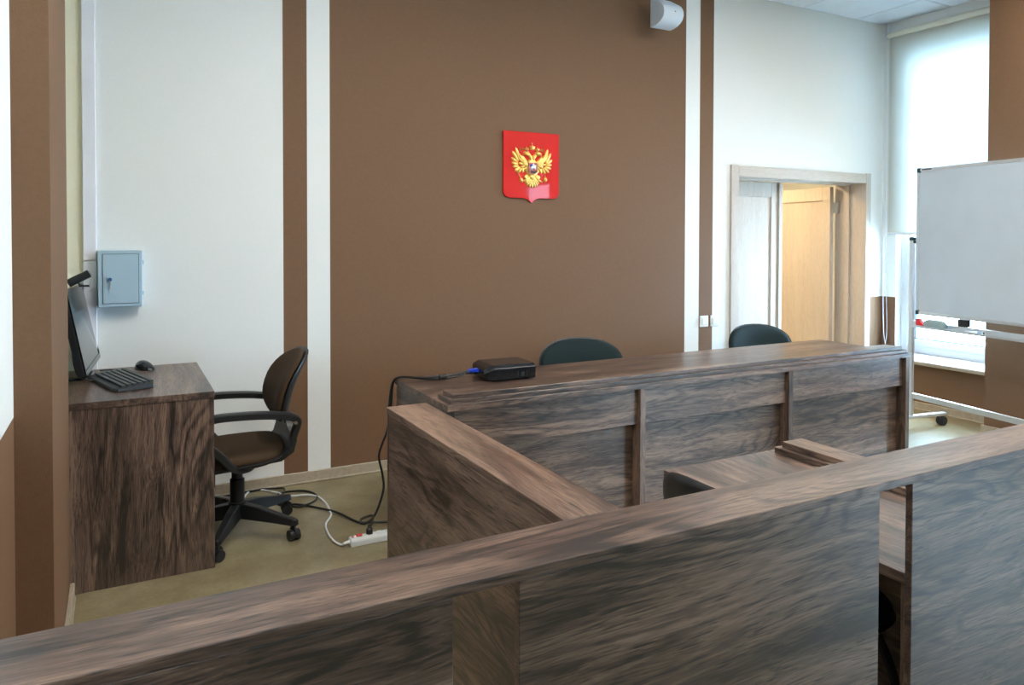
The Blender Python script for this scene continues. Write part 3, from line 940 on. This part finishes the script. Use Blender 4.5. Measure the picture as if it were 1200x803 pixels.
pad(bm, .235, .235, .055, .012, seatf, n=3.2, p=5)
obj('seat_cushion', bm, m_brownfab, t, smooth=True, angle=80)
# seat shell: a shallow plastic pan that curls up at the rear into the back support
bm = B()
pad(bm, .245, .245, .010, .030, lambda x, y, z: Vector((x - .015, y, .392 + z - .035 * max(0, -x / .24) ** 2 + .045 * (max(0, x / .24)) ** 3)), n=3.2, p=4)
obj('seat_shell', bm, m_black, t, smooth=True, angle=80)
bm = B()
rings = []
for k, (x, z, w_, th) in enumerate(((.10, .375, .16, .010), (.19, .392, .19, .012), (.238, .43, .21, .012), (.252, .48, .205, .012), (.240, .535, .17, .012), (.232, .58, .14, .014))):
    nx, nz = ((-.2, 1), (-.5, .9), (-.9, .5), (-1, 0), (-1, -.1), (-1, .0))[k]
    nl = math.hypot(nx, nz); nx, nz = nx / nl, nz / nl
    row = []
    for s in range(9):
        y = -w_ + 2 * w_ * s / 8
        row.append(Vector((x - .02 * (abs(y) / w_) ** 2 + nx * th, y, z + nz * th)))
    for s in range(8, -1, -1):
        y = -w_ + 2 * w_ * s / 8
        row.append(Vector((x - .02 * (abs(y) / w_) ** 2 - nx * th, y, z - nz * th)))
    rings.append(row)
loft(bm, rings)
obj('back_support', bm, m_black, t, smooth=True, angle=60)
lean = math.radians(20)
def backf(off, wrap):
    def f(x, y, z):
        # x across, y up, z out of the front
        d = -z + off - wrap * (x / .22) ** 2
        u = y + .165
        cv = .05 * ((u - .14) / .17) ** 2
        return Vector((.205 + u * math.sin(lean) * .75 + d + cv * .55 - .02, x, .555 + u * math.cos(lean)))
    return f
bm = B(); pad(bm, .225, .182, .045, .006, backf(0, .045), n=2.5, p=4)
obj('back_cushion', bm, m_brownfab, t, smooth=True, angle=80)
bm = B(); pad(bm, .232, .192, .004, .022, backf(.012, .045), n=2.5, p=5)
obj('back_shell', bm, m_black, t, smooth=True, angle=80)
for s in (-1, 1):
    y = s * .245
    pts = [(.225, s * .21, .50), (.235, y, .588), (.14, y * 1.02, .618), (-.02, y * 1.04, .632), (-.14, y * 1.03, .628), (-.195, y * 1.02, .592), (-.165, y, .52), (-.10, y * .98, .45), (-.04, y * .9, .385), (.02, y * .7, .366), (.06, y * .4, .366)]
    path = spline(pts, 6)
    def prf(tt):
        w_ = .027 if .1 < tt < .55 else .021
        return [(-w_, -.011), (-w_ * .6, -.017), (w_ * .6, -.017), (w_, -.011), (w_, .011), (w_ * .6, .017), (-w_ * .6, .017), (-w_, .011)]
    bm = B()
    # keep the strap's width across the chair
    rings = []
    N = len(path)
    for i, p in enumerate(path):
        dd = (path[min(i + 1, N - 1)] - path[max(i - 1, 0)]).normalized()
        side = Vector((0, 1, 0)); side = (side - dd * side.dot(dd)).normalized()
        up_ = dd.cross(side)
        rings.append([p + side * a_ + up_ * b_ for a_, b_ in prf(i / (N - 1))])
    loft(bm, rings)
    ar = obj('armrest', bm, m_black, t, smooth=True, angle=50)
    bm = B(); cyl(bm, (.225, y * .97, .578), (.225, y * 1.13, .578), .008, 12); obj('pivot_bolt', bm, m_steel, ar, smooth=True)

# ------------------------------------------------------------------ dark green chairs
def green_chair(label, loc, rz):
    t = thing('conference_chair', label, 'chair', loc, rz, 'dark green chairs')
    # local: faces -y
    bm = B(); pad(bm, .235, .225, .05, .012, lambda x, y, z: Vector((x, y, .43 + z)), n=3, p=5)
    obj('seat_cushion', bm, m_greenfab, t, smooth=True, angle=80)
    bm = B(); pad(bm, .24, .23, .006, .022, lambda x, y, z: Vector((x, y, .422 + z)), n=3, p=5)
    obj('seat_shell', bm, m_black, t, smooth=True, angle=80)
    def f(off):
        def g(x, y, z):
            u = y + .20
            return Vector((x, .235 + u * .20 - z + off - .075 * (x / .27) ** 2, .425 + u * .93))
        return g
    bm = B(); pad(bm, .268, .165, .035, .008, f(0), n=2.4, p=4)
    obj('back_cushion', bm, m_greenfab, t, smooth=True, angle=80)
    bm = B(); pad(bm, .282, .174, .006, .022, f(.012), n=2.4, p=5)
    obj('back_shell', bm, m_black, t, smooth=True, angle=80)
    for q in (-.08, .08):
        bm = B(); tube(bm, [(q, .10, .405), (q, .22, .41), (q, .262, .47), (q, .285, .55)], .010)
        obj('back_bracket', bm, m_black, t, smooth=True)
    for sx in (-1, 1):
        for sy in (-1, 1):
            bm = B(); tube(bm, [(sx * .15, sy * .13, .405), (sx * .19, sy * .18, .25), (sx * .215, sy * .215, 0)], .012)
            obj('leg', bm, m_black, t, smooth=True)
    return t
g1 = green_chair('dark green upholstered chair behind the bench, in front of the brown wall', (2.61, 3.90, 0), math.radians(-26))
dup(g1, (4.32, 3.90, 0), math.radians(-12), 'dark green upholstered chair behind the bench, in front of the doorway', 'dark green chairs')
g3 = dup(g1, (1.648, 1.435, 0), math.radians(90), 'dark green chair pushed in at the small clerk desk', 'dark green chairs')
g3.scale = (1, 1, 1.055)

# ------------------------------------------------------------------ projector, power strip, cables
t = thing('projector', 'black mini projector with blue plug lying on the long bench top', 'projector', (1.62, 3.30, .7205), math.radians(-2))
bm = B()
rings = []
for x, y0, y1, z0, z1 in ((-.0, .03, .19, .012, .050), (.012, .015, .215, .008, .066), (.045, .0, .22, .006, .080), (.275, .0, .215, .006, .080)):
    rings.append([Vector((x, y0, z0)), Vector((x, y1, z0)), Vector((x, y1, z1)), Vector((x, y0 + .022, z1)), Vector((x, y0, z1 - .014))])
loft(bm, rings)
obj('housing', bm, m_blackgloss, t, bevel=.003)
bm = B(); box(bm, .17, .175, -.002, .0, .018, .045); box(bm, .19, .21, -.002, 0, .018, .040); box(bm, .22, .225, -.002, 0, .018, .045)
obj('front_vents', bm, m_black, t)
for x in (.05, .24):
    for y in (.03, .18):
        bm = B(); cyl(bm, (x, y, 0), (x, y, .0065), .010); obj('foot', bm, m_rubber, t)
bm = B(); box(bm, .002, .011, .085, .095, .030, .040); obj('indicator', bm, plain('amber_light', (.8, .45, .02), .4), t)
bm = B(); obox(bm, (-.028, .115, .046), (0, 1, 0), (0, 0, 1), (-1, 0, 0), .017, .009, .026, .7); obj('blue_plug', bm, m_blueplug, t, bevel=.002)
bm = B(); obox(bm, (-.026, .165, .026), (0, 1, 0), (0, 0, 1), (-1, 0, 0), .012, .008, .024, .7); obj('black_plug', bm, m_black, t, bevel=.002)

bm = B()
tube(bm, [(1.568, 3.415, .764), (1.50, 3.43, .752), (1.42, 3.45, .742), (1.33, 3.50, .738), (1.262, 3.575, .734), (1.236, 3.62, .70), (1.222, 3.635, .58), (1.215, 3.64, .46), (1.18, 3.66, .345), (1.178, 3.66, .294), (1.194, 3.66, .221), (1.192, 3.64, .143), (1.145, 3.63, .03), (1.09, 3.60, .008), (1.066, 3.615, .008), (1.085, 3.66, .010), (1.135, 3.645, .022), (1.10, 3.54, .03), (1.055, 3.44, .05), (1.042, 3.40, .072)], .006)
lathe(bm, [(.0062, -.022), (.012, -.018), (.012, .018), (.0062, .022)], c=(1.44, 3.446, .7435), axis='x', seg=12)
tag(obj('projector_cable', bm, m_blackcord, None, smooth=True), 'black cable from the blue plug down over the bench end', 'cable')
bm = B()
tube(bm, [(1.57, 3.465, .742), (1.48, 3.46, .730), (1.38, 3.49, .728), (1.28, 3.56, .735), (1.246, 3.625, .71), (1.236, 3.64, .60), (1.24, 3.66, .42), (1.25, 3.70, .30), (1.26, 3.72, .14), (1.29, 3.72, .02), (1.45, 3.7, .008)], .0055)
tag(obj('projector_cable', bm, m_blackcord, None, smooth=True), 'second black cable hanging from the lower projector plug', 'cable')

t = thing('power_strip', 'white power strip with red switch lying on the floor', 'power strip', (1.09, 3.385, 0), math.radians(0))
bm = B(); prism(bm, [(-.027, 0), (.027, 0), (.027, .026), (.020, .038), (-.020, .038), (-.027, .026)], lambda y, z: Vector((-.145, y, z)), lambda y, z: Vector((.145, y, z)))
obj('strip_body', bm, m_outlet, t, bevel=.003)
bx('switch', m_redplastic, t, -.115, -.085, -.011, .011, .0385, .046, bevel=.003)
bx('indicator', m_redplastic, t, -.136, -.126, -.006, .006, .0385, .041, bevel=.001)
for x in (-.05, .0, .05, .10):
    bm = B(); lathe(bm, [(.018, .0385), (.018, .0405), (.014, .0405), (.014, .039)], c=(x, 0, 0), seg=18); obj('socket', bm, m_outlet, t, smooth=True)
bm = B(); cyl(bm, (-.145, 0, .019), (-.175, 0, .017), .010, 10, .006); obj('cord_sleeve', bm, m_outlet, t, smooth=True)
bm = B(); lathe(bm, [(.016, .041), (.016, .062), (.008, .070)], c=(-.05, 0, 0), seg=14)
q = obj('black_plug', bm, m_black, t, smooth=True)

bm = B()
tube(bm, [(.925, 3.385, .016), (.91, 3.40, .006), (.89, 3.455, .006), (.887, 3.56, .006), (.905, 3.68, .006), (.95, 3.768, .006), (.966, 3.82, .006), (.978, 3.975, .006), (.962, 4.10, .006), (.91, 4.155, .006), (.832, 4.18, .006), (.77, 4.27, .006), (.71, 4.35, .006), (.64, 4.355, .006), (.56, 4.2, .006), (.45, 4.15, .006), (.2, 4.2, .006)], .0055)
tag(obj('extension_cord', bm, m_whitecord, None, smooth=True), 'white power cord snaking from the power strip under the brown armchair', 'cord')
bm = B()
tube(bm, [(1.30, 3.60, .006), (1.196, 3.574, .006), (1.12, 3.60, .006), (1.059, 3.634, .006), (.994, 3.798, .012), (.93, 3.92, .006), (.84, 4.03, .006), (.76, 4.06, .006), (.745, 4.14, .006), (.79, 4.25, .006), (.903, 4.24, .006), (.954, 4.17, .006), (.96, 4.087, .006), (.911, 4.0, .014), (.835, 3.985, .008), (.777, 4.03, .014), (.76, 4.12, .006), (.82, 4.28, .014), (.77, 4.35, .006), (.69, 4.355, .010), (.5, 4.34, .006), (.1, 4.3, .006)], .0055)
tag(obj('floor_cable', bm, m_blackcord, None, smooth=True), 'black cable looped on the floor beside the armchair casters', 'cable')
